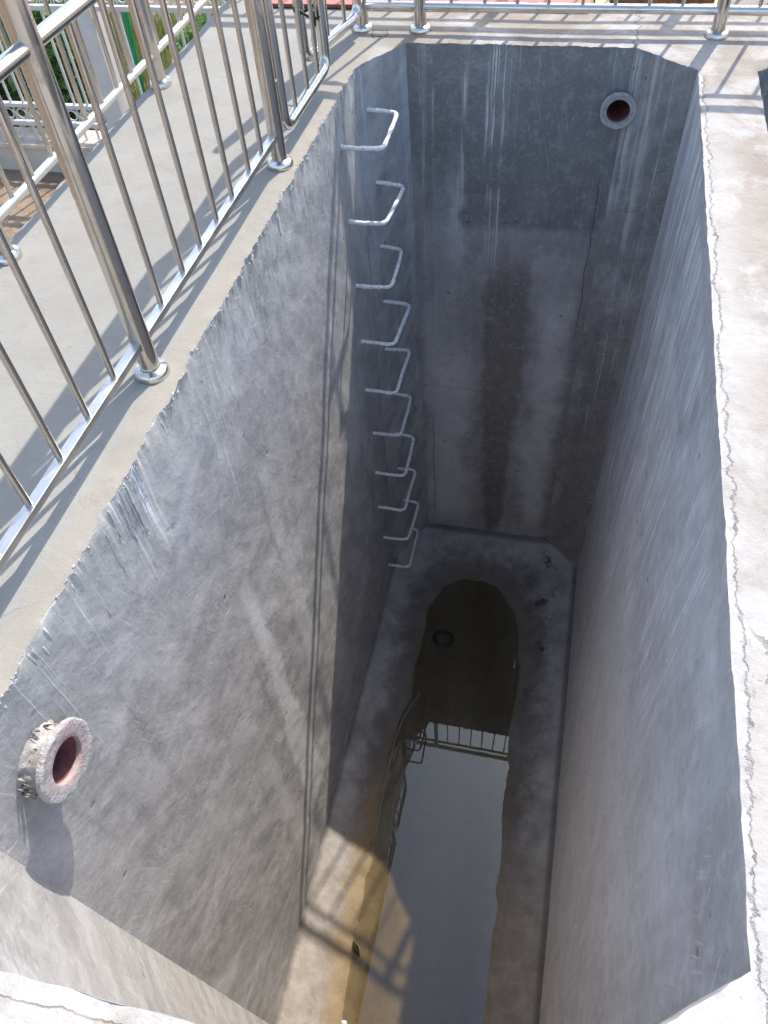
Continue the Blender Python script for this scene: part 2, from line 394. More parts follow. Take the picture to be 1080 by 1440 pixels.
M['boardedge'] = plain('board_edge', (.16, .075, .06), .8, 0, .3, 25)
M['yellow'] = plain('yellow_film_board', (.60, .48, .22), .5, 0, .16, 5, .35)
M['brownboard'] = plain('brown_board', (.30, .12, .075), .6, 0, .2, 6, .3)
M['green'] = plain('green_plastic', (.01, .22, .09), .45, 0, .15, 10)
M['cord'] = plain('pale_scum', (.30, .28, .25), .9)
M['trunk'] = plain('twig_bark', (.10, .07, .05), .9)
M['leafa'] = leaf_mat('hedge_leaf', (.09, .21, .06), (.15, .30, .10))
M['leafb'] = leaf_mat('dark_hedge_leaf', (.06, .13, .065), (.10, .18, .09))
M['grass'] = leaf_mat('dry_grass', (.14, .18, .055), (.26, .25, .11))

def soil_mat():
    n = N('sandy_soil'); V = n.pos()
    a = n.noise(V, 1.2, 6, .65, .6); b = n.noise(V, 14, 6, .7); c = n.noise(V, 60, 3, .6)
    col = n.mix(n.step(.35, .65, a), (.27, .195, .14), (.38, .29, .215))
    col = n.mix(n.mul(n.step(.5, .7, b), .6), col, (.17, .115, .08))
    return n.bsdf(col, .95, 0, .1, n.bump(n.add(b, n.mul(c, .4)), .05, .8))
M['soil'] = soil_mat()

# ------------------------------------------------------------------ the tank outline (metres; deck at z = 0)
DEP = 4.02; ZW = -4.15
TOP = [(0, -.317), (.193, 0), (1.331, .004), (1.611, -.229), (1.608, -3.919), (1.235, -4.20), (.288, -4.20), (0, -3.96)]
BOT = [(.015, -.42), (.240, .03), (1.280, .045), (1.583, -.245), (1.583, -3.93), (1.23, -4.20), (.29, -4.20), (.015, -3.95)]
def centre(P): return Vector((sum(p[0] for p in P) / len(P), sum(p[1] for p in P) / len(P)))
def rag(x, y, side):
    amp = {'L': .011, 'F': .009, 'R': .0035, 'N': .004}[side]
    v = fbm(x * 9, y * 9, 3.1, 4) + .55 * fbm(x * 34, y * 34, 7.7, 3) + (.35 * fbm(x * 75, y * 75, 1.7, 2) if side == 'L' else 0)
    if side == 'L': v += 1.1 * max(0, fbm(x * 5, y * 5, 1.3, 2)) * abs(fbm(x * 22, y * 22, 5, 2)) * 2
    return amp * v
STEP = [.018, .014, .018, .022, .022, .024, .022, .0105]    # side i runs TOP[i] -> TOP[i+1]; last = left wall
SIDES = ['F', 'F', 'F', 'R', 'N', 'N', 'N', 'L']
def side_pts(P, i, step):
    a = Vector(P[i]); b = Vector(P[(i + 1) % len(P)]); n = max(2, round((b - a).length / step))
    return [a.lerp(b, k / n) for k in range(n + 1)]
def rim_shift(p, i, P):
    """outward-normal shift of a rim point, zero at the corners"""
    a = Vector(P[i]); b = Vector(P[(i + 1) % len(P)]); d = (b - a); L = d.length; d.normalize()
    t = (p - a).dot(d); w = sstep(0, .04, t) * sstep(0, .04, L - t)
    c = centre(P); nrm = Vector((-d.y, d.x))
    if nrm.dot(((a + b) / 2) - c) < 0: nrm = -nrm
    return nrm, rag(p.x, p.y, SIDES[i]) * w
def rim_z(x, y): return -.004 + .006 * fbm(x * 8, y * 8, 2.2, 3) + .004 * fbm(x * 30, y * 30, 9, 2)

def build_wall(name, i, mat, parent, TOPP, BOTT, step=.022, mirror=None, dep=DEP, extra=None, hole=None):
    bm = bmesh.new()
    tops = side_pts(TOPP, i, step); nb = len(tops)
    a2 = Vector(BOTT[i]); b2 = Vector(BOTT[(i + 1) % 8])
    vs = [0, .004, .009, .016, .025, .036, .05, .07, .09]
    k = .115
    while k < dep: vs.append(k); k += step * (1.25 if not hole else 1.)
    vs.append(dep + .06)
    rows = []
    for d in vs:
        row = []
        for j, p in enumerate(tops):
            q = a2.lerp(b2, j / (nb - 1)); b = p.lerp(q, min(1, d / dep))
            nrm, sh = rim_shift(p, i, TOPP)
            wgt = math.exp(-d / .035)
            am = (.003 if i == 3 else .0065) * fbm(b.x * 1.7 + b.y * 1.1, b.y * 1.9, -d * 1.6, 3) + .0016 * fbm(b.x * 9, b.y * 9, -d * 7, 3)
            am += .004 * max(0, fbm(p.x * 45, p.y * 45, d * 30, 3)) * math.exp(-d / .03)
            e = sstep(0, .06, (p - tops[0]).length) * sstep(0, .06, (p - tops[-1]).length) * sstep(0, .03, d)
            b = b + nrm * (sh * wgt - am * e)
            z = rim_z(p.x, p.y) if d == 0 else -d
            X = b.x if mirror is None else mirror - b.x
            row.append(bm.verts.new((X, b.y, z)))
        rows.append(row)
    for r in range(len(rows) - 1):
        for j in range(nb - 1):
            f = (rows[r][j], rows[r + 1][j], rows[r + 1][j + 1], rows[r][j + 1])
            bm.faces.new(f if mirror is None else f[::-1])
    if hole:
        hc = Vector(hole); kill = [f for f in bm.faces if any((v.co - hc).length < .061 for v in f.verts)]
        bmesh.ops.delete(bm, geom=kill, context='FACES')
    if extra: extra(bm)
    me = mesh_from(bm, name, mat)
    return obj(name, me, parent)

def drips(bm):
    """mortar that ran over the left rim and set: lumps at the lip and thin runs below it"""
    rng = random.Random(3)
    def lump(c, r):
        g = bmesh.ops.create_icosphere(bm, subdivisions=3, radius=1)
        for v in g['verts']:
            k = 1 + .75 * noise.noise(v.co * 1.7 + Vector(c) * 40)
            v.co = Vector((v.co.x * r[0] * k, v.co.y * r[1] * k, v.co.z * r[2] * k)) + Vector(c)
            for f in v.link_faces: f.material_index = 1
    y = -4.0
    while y < -.33:
        dens = .9 if y < -2.2 else 1.2
        y += rng.uniform(.008, .03) / dens
        s = rng.uniform(.002, .0048)
        lump((-.002 - rag(0, y, 'L'), y, -rng.uniform(.004, .04)), (s * .55, s * rng.uniform(.6, 1.3), s * rng.uniform(.9, 2.4)))
    y = -4.2
    while y < -.33:
        y += rng.uniform(.004, .022); s = rng.choice((.0012, .0015, .002, .0025, .0042)) * rng.uniform(.7, 1.2)
        nf = len(bm.faces); c = Vector((-.001 - rag(0, y, 'L'), y, -abs(rng.gauss(.006, .010))))
        g = bmesh.ops.create_icosphere(bm, subdivisions=1, radius=s)
        for v in g['verts']: v.co = Vector((v.co.x * .7, v.co.y * 1.3, v.co.z * 1.5)) * (1 + .8 * noise.noise(v.co * 300 + c * 50)) + c
        bm.faces.ensure_lookup_table()
        for f in bm.faces[nf:]: f.material_index = 1
    def run(y0, z0, L, r):
        n = max(4, int(L / .02)); pts = []; rad = []; yy = y0
        for k in range(n + 1):
            t = k / n; yy += rng.uniform(-.0015, .0015)
            pts.append((.0005 + .0012 * math.sin(k * 1.3), yy, z0 - L * t)); rad.append(r * (1.25 - .75 * t) * rng.uniform(.75, 1.25))
        rad[-1] = r * .9
        nf = len(bm.faces); add_tube(bm, pts, rad, 7)
        bm.faces.ensure_lookup_table()
        for f in bm.faces[nf:]: f.material_index = 1
    for c, w, n, L in ((-3.06, .12, 9, .26), (-3.34, .10, 6, .22), (-3.54, .05, 4, .15), (-2.78, .08, 2, .12), (-3.7, .1, 2, .07), (-1.4, .2, 3, .09)):
        for _ in range(n):
            run(c + rng.gauss(0, w * .5), -rng.uniform(.0, .05), L * rng.uniform(.25, 1.2), rng.choice((.0011, .0014, .0018, .0024)))

GL = .9
wall_mats = {}
BLUE = (.62, .64, .66)
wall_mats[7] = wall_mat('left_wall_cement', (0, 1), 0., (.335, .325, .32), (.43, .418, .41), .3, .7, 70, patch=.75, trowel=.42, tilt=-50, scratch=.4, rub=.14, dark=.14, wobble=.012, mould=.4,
    clusters=((-1.72, .10, -.05, -.75, .5, (.58, .58, .58)), (-2.51, .055, -.10, -.85, .85, (.66, .66, .66)), (-2.42, .03, -.1, -.5, .5, (.6, .6, .6)), (-.44, .07, 0, -1.7, .9, (.66, .68, .70)), (-.36, .03, 0, -2.2, .7, (.66, .68, .70)),
              (-3.04, .16, .03, -.5, 1., (.86, .86, .86)), (-3.34, .13, .03, -.42, 1., (.82, .82, .82)), (-2.78, .1, .02, -.3, .6, (.66, .66, .66)), (-2.05, .1, 0, -.5, .4, (.6, .6, .6)), (-1.3, .15, 0, -.5, .4, (.6, .6, .6))),
    stains=((-2.66, .03, .17, -1.15, -3.5, .8, (.64, .635, .63)), (-2.24, .04, .10, -1.1, -2.6, .6, (.60, .595, .59)), (-2.98, .02, .12, -2.2, -3.7, .5, (.57, .565, .56))),
    lights=((-3.4, .25, -1.0, -2.6, .35, (.52, .51, .50)), (-1.95, .2, -2.4, -3.8, .35, (.55, .54, .53))))
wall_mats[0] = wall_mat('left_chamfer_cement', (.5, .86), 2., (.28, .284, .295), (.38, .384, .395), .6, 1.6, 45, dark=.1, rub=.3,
    clusters=((-.24, .05, 0, -2.5, .6, BLUE), (.08, .05, 0, -3.2, .5, BLUE)))
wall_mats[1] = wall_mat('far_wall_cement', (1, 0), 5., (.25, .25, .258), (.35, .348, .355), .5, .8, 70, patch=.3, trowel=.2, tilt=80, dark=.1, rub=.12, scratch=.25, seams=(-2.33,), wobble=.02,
    clusters=((.275, .03, 0, -2.1, .8, (.42, .44, .47)), (.33, .015, -.2, -1.9, .6, BLUE), (.50, .03, 0, -.9, .7, BLUE), (.69, .12, .02, -.75, .95, BLUE), (.88, .05, -.03, -.4, .5, BLUE), (1.27, .07, 0, -.6, .8, BLUE),
              (.46, .05, -.5, -1.45, .9, (.5, .51, .55)), (.68, .06, -.75, -1.5, .6, BLUE), (1.21, .04, -.75, -1.9, .45, BLUE)),
    stains=((.80, .85, .5, .3, -1.0, .6, (.125, .127, .138)), (.80, .155, .10, -1.25, -3.55, .75, (.165, .146, .134)), (1.35, .10, .12, -1.2, -3.9, .55, (.20, .183, .173)), (.80, .07, .06, -3.35, -4.0, .6, (.10, .09, .08))),
    lights=((.43, .22, -1.9, -3.95, .95, (.56, .565, .585)), (1.11, .17, -1.5, -3.9, .95, (.56, .565, .585)), (.40, .14, -.7, -1.6, .6, (.38, .39, .42)), (.47, .07, -.7, -1.25, .7, (.50, .51, .54)), (.3, .10, -1.6, -3.9, .5, (.50, .515, .54))),
    cracks=((1.262, -.62, -1.8), (.30, -2.6, -3.9)))
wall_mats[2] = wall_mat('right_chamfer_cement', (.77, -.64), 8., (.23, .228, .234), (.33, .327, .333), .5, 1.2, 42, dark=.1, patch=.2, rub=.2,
    clusters=((1.05, .10, 0, -1.1, .8, BLUE), (1.17, .04, 0, -2.6, .5, BLUE), (1.29, .03, 0, -2.2, .4, BLUE)),
    stains=((1.30, .10, .1, -.2, -1.2, .4, (.15, .145, .15)), (1.21, .13, .18, -1.5, -4.0, .55, (.19, .173, .165))))
RB = (.88, .90, .93)
wall_mats[3] = wall_mat('right_wall_cement', (0, 1), 11., (.45, .44, .45), (.55, .538, .548), .12, 1.2, 85, patch=.3, trowel=.25, tilt=80, spots=.7, rub=.3, scratch=.35, wobble=.006, rubf=(24, .9),
    clusters=((-.33, .14, .02, -3.2, 1., RB), (-.62, .2, .02, -2.8, 1., RB), (-1.0, .3, -.02, -2.5, 1., RB), (-1.5, .35, -.08, -2.4, 1., RB), (-2.1, .35, -.1, -1.7, .75, RB), (-2.75, .4, -.15, -1.3, .45, RB)),
    stains=((-3.75, .22, .14, .1, -.42, .5, (.31, .285, .27)), (-2.9, .75, .5, .1, -.13, .45, (.32, .305, .30)), (-1.6, .9, .6, .1, -.5, .45, (.28, .28, .295)), (-.9, .5, .5, .1, -2.2, .3, (.29, .29, .31))),
    lights=((-2.6, 1.3, -1.2, -4.3, .6, (.66, .645, .65)), (-3.5, .35, -.55, -1.6, .5, (.68, .69, .71))))
for k in (4, 5, 6):
    wall_mats[k] = wall_mat('near_wall_cement_%d' % k, {4: (.8, .6), 5: (1, 0), 6: (-.77, .64)}[k], 15. + k, (.34, .325, .31), (.44, .425, .41), .3, .6, 50, patch=.8, trowel=.4, tilt=-35, rub=.15)

tank = thing('concrete_tank', 'deep open grey concrete tank with clipped corners, rungs and shallow water at the bottom', 'tank', (.8, -2, 0))
INV = Matrix.Translation((-.8, 2, 0))
def under(o, parent):
    o.parent = parent; o.matrix_parent_inverse = parent.matrix_basis.inverted(); return o
WL = {7: 'sunlit grey wall with mortar drips along its top edge', 1: 'dark shaded far wall with white lime runs and a damp stain', 3: 'shaded wall with long bluish white streaks', 6: 'bright sunlit corner wall'}
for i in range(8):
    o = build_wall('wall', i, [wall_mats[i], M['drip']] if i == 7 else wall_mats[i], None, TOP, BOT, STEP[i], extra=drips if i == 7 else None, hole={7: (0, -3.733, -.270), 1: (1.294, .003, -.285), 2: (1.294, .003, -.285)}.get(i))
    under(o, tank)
    if i in WL: o['label'] = WL[i]

# ---- floor: falls from the wall foot to a pool down the middle
WATER = [(.683, -.421), (.937, -.451), (1.132, -.707), (1.215, -1.258), (1.191, -1.753), (1.222, -2.395), (1.246, -3.005), (1.26, -3.653), (1.2, -4.08), (.45, -4.08),
         (.392, -3.84), (.361, -3.364), (.363, -2.899), (.327, -2.206), (.341, -1.831), (.385, -1.6), (.392, -1.222), (.39, -.736), (.478, -.511)]
def seg_d(p, a, b):
    ab = b - a; t = max(0, min(1, (p - a).dot(ab) / ab.length_squared)); return (p - a - ab * t).length
def inside(p, P):
    c = False; j = len(P) - 1
    for i in range(len(P)):
        if (P[i][1] > p.y) != (P[j][1] > p.y) and p.x < (P[j][0] - P[i][0]) * (p.y - P[i][1]) / (P[j][1] - P[i][1]) + P[i][0]: c = not c
        j = i
    return c
def poly_d(p, P): return min(seg_d(p, Vector(P[i]), Vector(P[(i + 1) % len(P)])) for i in range(len(P)))
def floor_z(x, y):
    p = Vector((x, y)); dw = poly_d(p, BOT) if inside(p, BOT) else 0.; dp = poly_d(p, WATER)
    nz = .010 * fbm(x * 6, y * 6, .5, 4) + .004 * fbm(x * 25, y * 25, 3, 3)
    if inside(p, WATER):
        z = ZW - .012 * sstep(0, .03, dp) - .15 * sstep(0, .34, dp)
        return z + nz * .8
    t = dw / (dw + dp + 1e-6)
    return -DEP * (1 - t) + ZW * t + .012 * (1 - sstep(0, .05, dw)) + nz * sstep(0, .08, dw)
def cdt_mesh(outer, holes, interior, zfun, name, mat):
    vs = []; es = []
    for loop in [outer] + holes:
        s = len(vs); vs += [Vector((p[0], p[1])) for p in loop]; es += [(s + k, s + (k + 1) % len(loop)) for k in range(len(loop))]
    nb = len(vs)
    vs += [Vector(p) for p in interior]
    r = delaunay_2d_cdt(vs, es, [], 0, 1e-6)
    bm = bmesh.new(); V = [bm.verts.new((p.x, p.y, zfun(p.x, p.y))) for p in r[0]]
    for f in r[2]:
        c = sum((r[0][k] for k in f), Vector((0, 0))) / len(f)
        if not inside(c, outer) or any(inside(c, h) for h in holes): continue
        q = [V[k] for k in f]
        fc = bm.faces.new(q)
    bmesh.ops.recalc_face_normals(bm, faces=bm.faces[:])
    for f in bm.faces:
        if f.normal.z < 0: f.normal_flip()
    loose = [v for v in bm.verts if not v.link_faces]
    bmesh.ops.delete(bm, geom=loose, context='VERTS')
    return mesh_from(bm, name, mat)
cB = centre(BOT)
outer = [tuple(cB + (Vector(p) - cB) * 1.02) for p in BOT]
pts = []
g = .028
yy = -4.25
while yy < .1:
    xx = -.02
    while xx < 1.62:
        p = Vector((xx + random.uniform(-.3, .3) * g, yy + random.uniform(-.3, .3) * g))
        if inside(p, outer): pts.append(p)
        xx += g
    yy += g
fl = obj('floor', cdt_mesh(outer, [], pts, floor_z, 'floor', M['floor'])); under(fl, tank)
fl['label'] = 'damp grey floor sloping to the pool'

# ---- water
cw = centre(WATER)
bm = bmesh.new()
big = []
for i, p in enumerate(WATER):
    q = Vector(p); d = (q - Vector((cw.x, max(-3.6, min(-.9, q.y))))); big.append(q + d.normalized() * .05)
bm.faces.new([bm.verts.new((p.x, p.y, ZW)) for p in big][::-1])
bmesh.ops.triangulate(bm, faces=bm.faces[:])
for f in bm.faces:
    if f.normal.z < 0: f.normal_flip()
w = obj('water', mesh_from(bm, 'water', M['water'], False)); tag(w, 'shallow still water at the tank bottom reflecting sky and railing', None, None, 'structure')

# ---- deck with two openings, ragged rims
def rim_loop(mirror=None):
    out = []
    for i in range(8):
        for p in side_pts(TOP, i, STEP[i])[:-1]:
            nrm, sh = rim_shift(p, i, TOP); q = p + nrm * sh
            out.append((q.x if mirror is None else mirror - q.x, q.y))
    return out
MIR = 3.48
h1 = rim_loop(); h2 = rim_loop(MIR)[::-1]
DX0, DX1, DY0, DY1 = -.97, 5.2, -7.2, 1.12
outer = []
def edge_line(a, b, step, amp):
    a = Vector(a); b = Vector(b); n = int((b - a).length / step); d = (b - a).normalized(); nr = Vector((d.y, -d.x))
    return [tuple(a.lerp(b, k / n) + nr * amp * fbm(a.lerp(b, k / n).x * 7, a.lerp(b, k / n).y * 7, 4, 4) * (1 if 0 < k else 0)) for k in range(n)]
outer += edge_line((DX0, DY0), (DX1, DY0), .2, .0) + edge_line((DX1, DY0), (DX1, DY1), .2, 0) + edge_line((DX1, DY1), (DX0, DY1), .1, 0) + edge_line((DX0, DY1), (DX0, DY0), .02, .012)
def near_hole(p):
    best = 9
    for h, m in ((TOP, None), (TOP, MIR)):
        q = p if m is None else Vector((m - p.x, p.y))
        best = min(best, poly_d(q, h))
    return best
def in_hole(p): return inside(p, h1) or inside(p, h2)
pts = []
g = .06
yy = DY0 + .05
while yy < DY1 - .03:
    xx = DX0 + .05
    while xx < DX1 - .04:
        gg = g
        p = Vector((xx + random.uniform(-.3, .3) * g, yy + random.uniform(-.3, .3) * g))
        if xx < 2.3 and yy > -4.9 or random.random() < .15:
            if not in_hole(p) and near_hole(p) > .03: pts.append(p)
        xx += gg
    yy += g
for i in range(8):
    for o_ in (.007, .015, .026, .042):
        for p in side_pts(TOP, i, .02):
            nrm, sh = rim_shift(p, i, TOP)
            q = p + nrm * (sh + o_ + random.uniform(-.002, .002)); q = q + Vector((random.uniform(-.004, .004), random.uniform(-.004, .004)))
            if not in_hole(q): pts.append(q)
            q = Vector((MIR - q.x, q.y))
            if not in_hole(q) and o_ < .03: pts.append(q)
def deck_z(x, y):
    p = Vector((x, y)); d = near_hole(p)
    z = .0035 * fbm(x * 1.3, y * 1.3, 6, 3)
    if d < .2:
        k = math.exp(-max(0, d - .008) / .018)
        lump = .006 * fbm(x * 16, y * 16, 2, 4) * math.exp(-d / .07)
        z = z * (1 - k) + rim_z(x, y) * k + lump * (1 - k)
    return z
# rim vertices of the deck must coincide with the wall tops
rimset = {}
dk = obj('deck', cdt_mesh(outer, [h1, h2], pts, deck_z, 'deck', M['deck']))
kk = set()
for i in range(8):
    pass
from mathutils import kdtree
rimp = []
for i in range(8):
    for p in side_pts(TOP, i, STEP[i])[:-1]:
        nrm, sh = rim_shift(p, i, TOP); q = p + nrm * sh; z = rim_z(p.x, p.y)
        rimp.append((q.x, q.y, z)); rimp.append((MIR - q.x, q.y, z))
kd = kdtree.KDTree(len(rimp))
for i, p in enumerate(rimp): kd.insert((p[0], p[1], 0), i)
kd.balance()
for v in dk.data.vertices:
    co, idx, dist = kd.find((v.co.x, v.co.y, 0))
    if dist < 1e-4: v.co.z = rimp[idx][2]
tag(dk, 'pale cement deck round the tank mouth', None, None, 'structure')

# deck's outer face down to the garden
ZG = -1.3
bm = bmesh.new()
o2 = [(DX0, DY0), (DX1, DY0), (DX1, DY1), (DX0, DY1)]
for k in range(4):
    a = o2[k]; b = o2[(k + 1) % 4]
    q = [bm.verts.new((*a, ZG - .1)), bm.verts.new((*b, ZG - .1)), bm.verts.new((*b, -.01)), bm.verts.new((*a, -.01))]
    bm.faces.new(q)
side = obj('outer_wall', mesh_from(bm, 'outer_wall', M['cream'], False)); under(side, tank)

# neighbouring tank
tank2 = thing('concrete_tank', 'second open concrete tank beside the right rim, only its dark edge showing', 'tank', (MIR - .8, -2, 0))
m2 = wall_mat('second_tank_cement', (.7, .7), 21., (.2, .2, .2), (.3, .29, .285), .4, 1., 30)
for i in range(8):
    under(build_wall('wall', i, m2, None, TOP, BOT, STEP[i] if i in (2, 3) else .05, mirror=MIR), tank2)
bm = bmesh.new(); bm.faces.new([bm.verts.new((MIR - p[0] * 1.01, p[1] * 1.0, -DEP)) for p in BOT])
for f in bm.faces:
    if f.normal.z < 0: f.normal_flip()
under(obj('floor', mesh_from(bm, 'floor', m2, False)), tank2)

# ------------------------------------------------------------------ step irons
def rung_mesh(sd):
    rr_ = random.Random(sd); bm = bmesh.new(); e = rr_.uniform(-.012, .012); e2 = rr_.uniform(-.01, .01)
    A, B, C, D = Vector((-.03, 0, 0)), Vector((.205 + e, .0, e2)), Vector((.205 - e, .40, -e2)), Vector((-.03, .40, 0))
    pts = [A, Vector((.08, 0, 0))] + arc(B, A, C, .045, 6) + [B.lerp(C, .33) + Vector((e2 * .3, 0, .002)), B.lerp(C, .5) + Vector((e2 * .4, 0, .002)), B.lerp(C, .67) + Vector((e2 * .3, 0, 0))] + arc(C, B, D, .045, 6) + [Vector((.08, .40, 0)), D]
    # resample with slight lumps of cement
    res = []
    for a, b in zip(pts[:-1], pts[1:]):
        n = max(1, int((b - a).length / .014)); res += [a.lerp(b, k / n) for k in range(n)]
    res.append(pts[-1])
    rad = [.0112 + .0026 * fbm(p.x * 30, p.y * 30, 2 + sd, 3) + .004 * max(0, 1 - abs(p.x - .002) / .012) for p in res]
    add_tube(bm, res, rad, 12, jit=.05)
    return mesh_from(bm, 'step_rung', M['rung'])
RZ = [(-.227, -.66), (-.625, -.655), (-1.01, -.668), (-1.394, -.678), (-1.765, -.70), (-2.195, -.655), (-2.57, -.683), (-2.955, -.688), (-3.384, -.65), (-3.82, -.61)]
ords = ['topmost, sunlit white', 'second from the top, partly sunlit', 'third from the top', 'fourth from the top', 'fifth from the top', 'sixth from the top', 'fourth from the bottom', 'third from the bottom', 'second from the bottom', 'lowest, just above the floor']
for i, (z, y) in enumerate(RZ):
    o = bpy.data.objects.new('step_rung', rung_mesh(i)); link(o)
    o.location = (0, y, z); o.rotation_euler = (random.uniform(-.01, .01), random.uniform(-.01, .04), random.uniform(-.015, .015)); o.scale = (1 + random.uniform(-.05, .05), 1.02, 1)
    tag(o, 'U-shaped step rung on the left wall, %s of the ladder' % ords[i], 'rung', 'step rungs up the tank wall')

# ------------------------------------------------------------------ pipe stubs with flanges
def pipe_stub(label, loc, axis, R, r, proj_, thick, barrel, mats, collar):
    t = thing('pipe_stub', label, 'pipe', loc)
    # local z = axis direction (out of the wall)
    q = Vector((0, 0, 1)).rotation_difference(Vector(axis)).to_matrix().to_4x4()
    bm = bmesh.new()
    pf = [(r, proj_ - thick), (r * .99, proj_), (R * .96, proj_ + .001), (R, proj_ - .004), (R, proj_ - thick + .003), (R * .97, proj_ - thick), (r, proj_ - thick)]
    # subdivide rings so that the face can be roughened
    add_lathe(bm, [(r, proj_ - thick), (r, proj_ - .002), (r + .004, proj_), (r + (R - r) * .35, proj_ + .0005), (r + (R - r) * .7, proj_ + .0005), (R - .004, proj_), (R, proj_ - .004), (R, proj_ - thick * .5), (R, proj_ - thick + .003), (R - .004, proj_ - thick), (r, proj_ - thick)], 56)
    for v in bm.verts:
        c = v.co.copy(); k = fbm(c.x * 30, c.y * 30, c.z * 30 + R * 100, 4)
        rr = math.hypot(c.x, c.y)
        if rr > r * 1.05: v.co.x *= 1 + .022 * k; v.co.y *= 1 + .022 * k; v.co.z += .0022 * k
    bmesh.ops.transform(bm, matrix=q, verts=bm.verts[:])
    me = mesh_from(bm, 'flange', mats[0]); me.set_sharp_from_angle(angle=math.radians(38)); obj('flange', me, t)
    bm = bmesh.new()
    add_lathe(bm, [(barrel, -.02), (barrel * 1.02, proj_ * .5), (barrel, proj_ - thick + .001)], 40)
    for f in bm.faces: f.material_index = 1
    add_lathe(bm, [(r * .995, proj_ - thick + .002), (r * .98, -.1), (r * .98, -.45), (0.001, -.46)], 40)
    bmesh.ops.transform(bm, matrix=q, verts=bm.verts[:])
    b = obj('pipe_barrel', mesh_from(bm, 'pipe_barrel', [mats[1], mats[2]]), t)
    # rough mortar packing round the barrel
    bm = bmesh.new(); rng = random.Random(int(R * 1000))
    add_lathe(bm, [(barrel * (1 + (collar - 1) * (1 - t) ** 1.6) + .0015, -.01 + (proj_ * .42 + .01) * t) for t in [q_ / 14 for q_ in range(15)]] + [(barrel * .97, proj_ * .42)], 96)
    for v in bm.verts:
        c = v.co.copy(); k = fbm(c.x * 22, c.y * 22, c.z * 18 + 5, 5)
        rr = math.hypot(c.x, c.y)
        k2 = fbm(c.x * 60, c.y * 60, c.z * 60, 3)
        if c.z > 0 and rr > barrel * .98: v.co.x *= 1 + .07 * k + .03 * k2; v.co.y *= 1 + .07 * k + .03 * k2; v.co.z += .006 * k2
    for _ in range(26):
        an = rng.uniform(0, 2 * PI); rd = barrel * rng.uniform(1.0, collar * 1.1); s = rng.uniform(.002, .006)
        gsp = bmesh.ops.create_icosphere(bm, subdivisions=1, radius=s)
        for v in gsp['verts']: v.co = v.co * (1 + .4 * noise.noise(v.co * 200)) + Vector((math.cos(an) * rd, math.sin(an) * rd, rng.uniform(0, proj_ * .38)))
    bmesh.ops.transform(bm, matrix=q, verts=bm.verts[:])
    obj('mortar_collar', mesh_from(bm, 'mortar_collar', mats[2]), t)
    return t
pipe_stub('short pipe stub with worn pinkish flange, mortar caked, on the sunlit left wall', (0, -3.733, -.270), (1, .0, .03), .105, .060, .078, .019, .068, (M['flange'], M['bore'], M['mortar']), 1.4)
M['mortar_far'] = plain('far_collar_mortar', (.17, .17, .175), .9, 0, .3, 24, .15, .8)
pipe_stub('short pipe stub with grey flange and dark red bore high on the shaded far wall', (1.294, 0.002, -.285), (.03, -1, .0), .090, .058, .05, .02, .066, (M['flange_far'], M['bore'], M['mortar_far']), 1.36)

# ------------------------------------------------------------------ railings
MESH = {}
def tube_mesh(key, L, r, mat, n=20):
    k = (key, round(L, 4), r)
    if k not in MESH:
        bm = bmesh.new(); add_tube(bm, [(0, 0, 0), (0, 0, L * .5), (0, 0, L)], r, n); me = mesh_from(bm, key, mat); me.set_sharp_from_angle(angle=math.radians(50))
        MESH[k] = me
    return MESH[k]
def xtube(key, a, b, r, mat, n=20):
    bm = bmesh.new(); add_tube(bm, [(a, 0, 0), ((a + b) / 2, 0, 0), (b, 0, 0)], r, n); me = mesh_from(bm, key, mat); me.set_sharp_from_angle(angle=math.radians(50))
    return me
def flange_mesh():
    if 'fl' not in MESH:
        bm = bmesh.new(); add_lathe(bm, [(.0325, .03), (.036, .028), (.05, .024), (.0545, .016), (.0555, .004), (.0555, -.006)], 36)
        MESH['fl'] = mesh_from(bm, 'base_flange', M['steel_x']); MESH['fl'].set_sharp_from_angle(angle=math.radians(32))
    return MESH['fl']
HT, HM = 1.13, .95
def railing(label, p0, p1, posts, zb, bars, rb=.021, flat=False, zmid=HM, ztop=HT, mat='steel_x', group=None):
    p0 = Vector((*p0, 0)); p1 = Vector((*p1, 0)); L = (p1 - p0).length; ang = math.atan2(p1.y - p0.y, p1.x - p0.x)
    t = thing('steel_railing', label, 'railing', p0, ang, group)
    obj('handrail', xtube('handrail', 0, L, .0315, M['steel_x'], 28), t, (0, 0, ztop))
    obj('mid_rail', xtube('mid_rail', 0, L, .0185, M['steel_x'], 24), t, (0, 0, zmid))
    if flat:
        bm = bmesh.new(); add_box(bm, (0, -.016, -.012), (L, .016, .012), .002)
        me = mesh_from(bm, 'bottom_rail', M['steel_old'], False)
    else: me = xtube('bottom_rail', 0, L, rb, M[mat], 24)
    obj('bottom_rail', me, t, (0, 0, zb))
    for d in posts:
        p = obj('post', tube_mesh('post', ztop - .03, .0315, M['steel'], 32), t, (d, 0, 0))
        obj('base_flange', flange_mesh(), p)
    for d in bars:
        b = obj('baluster', tube_mesh('baluster', zmid - zb, .0097, M['steel'], 14), t, (d, 0, zb))
        b.rotation_euler = (random.uniform(-.004, .004), random.uniform(-.006, .006), 0)
    return t
G = 'stainless steel railings round the tank deck'
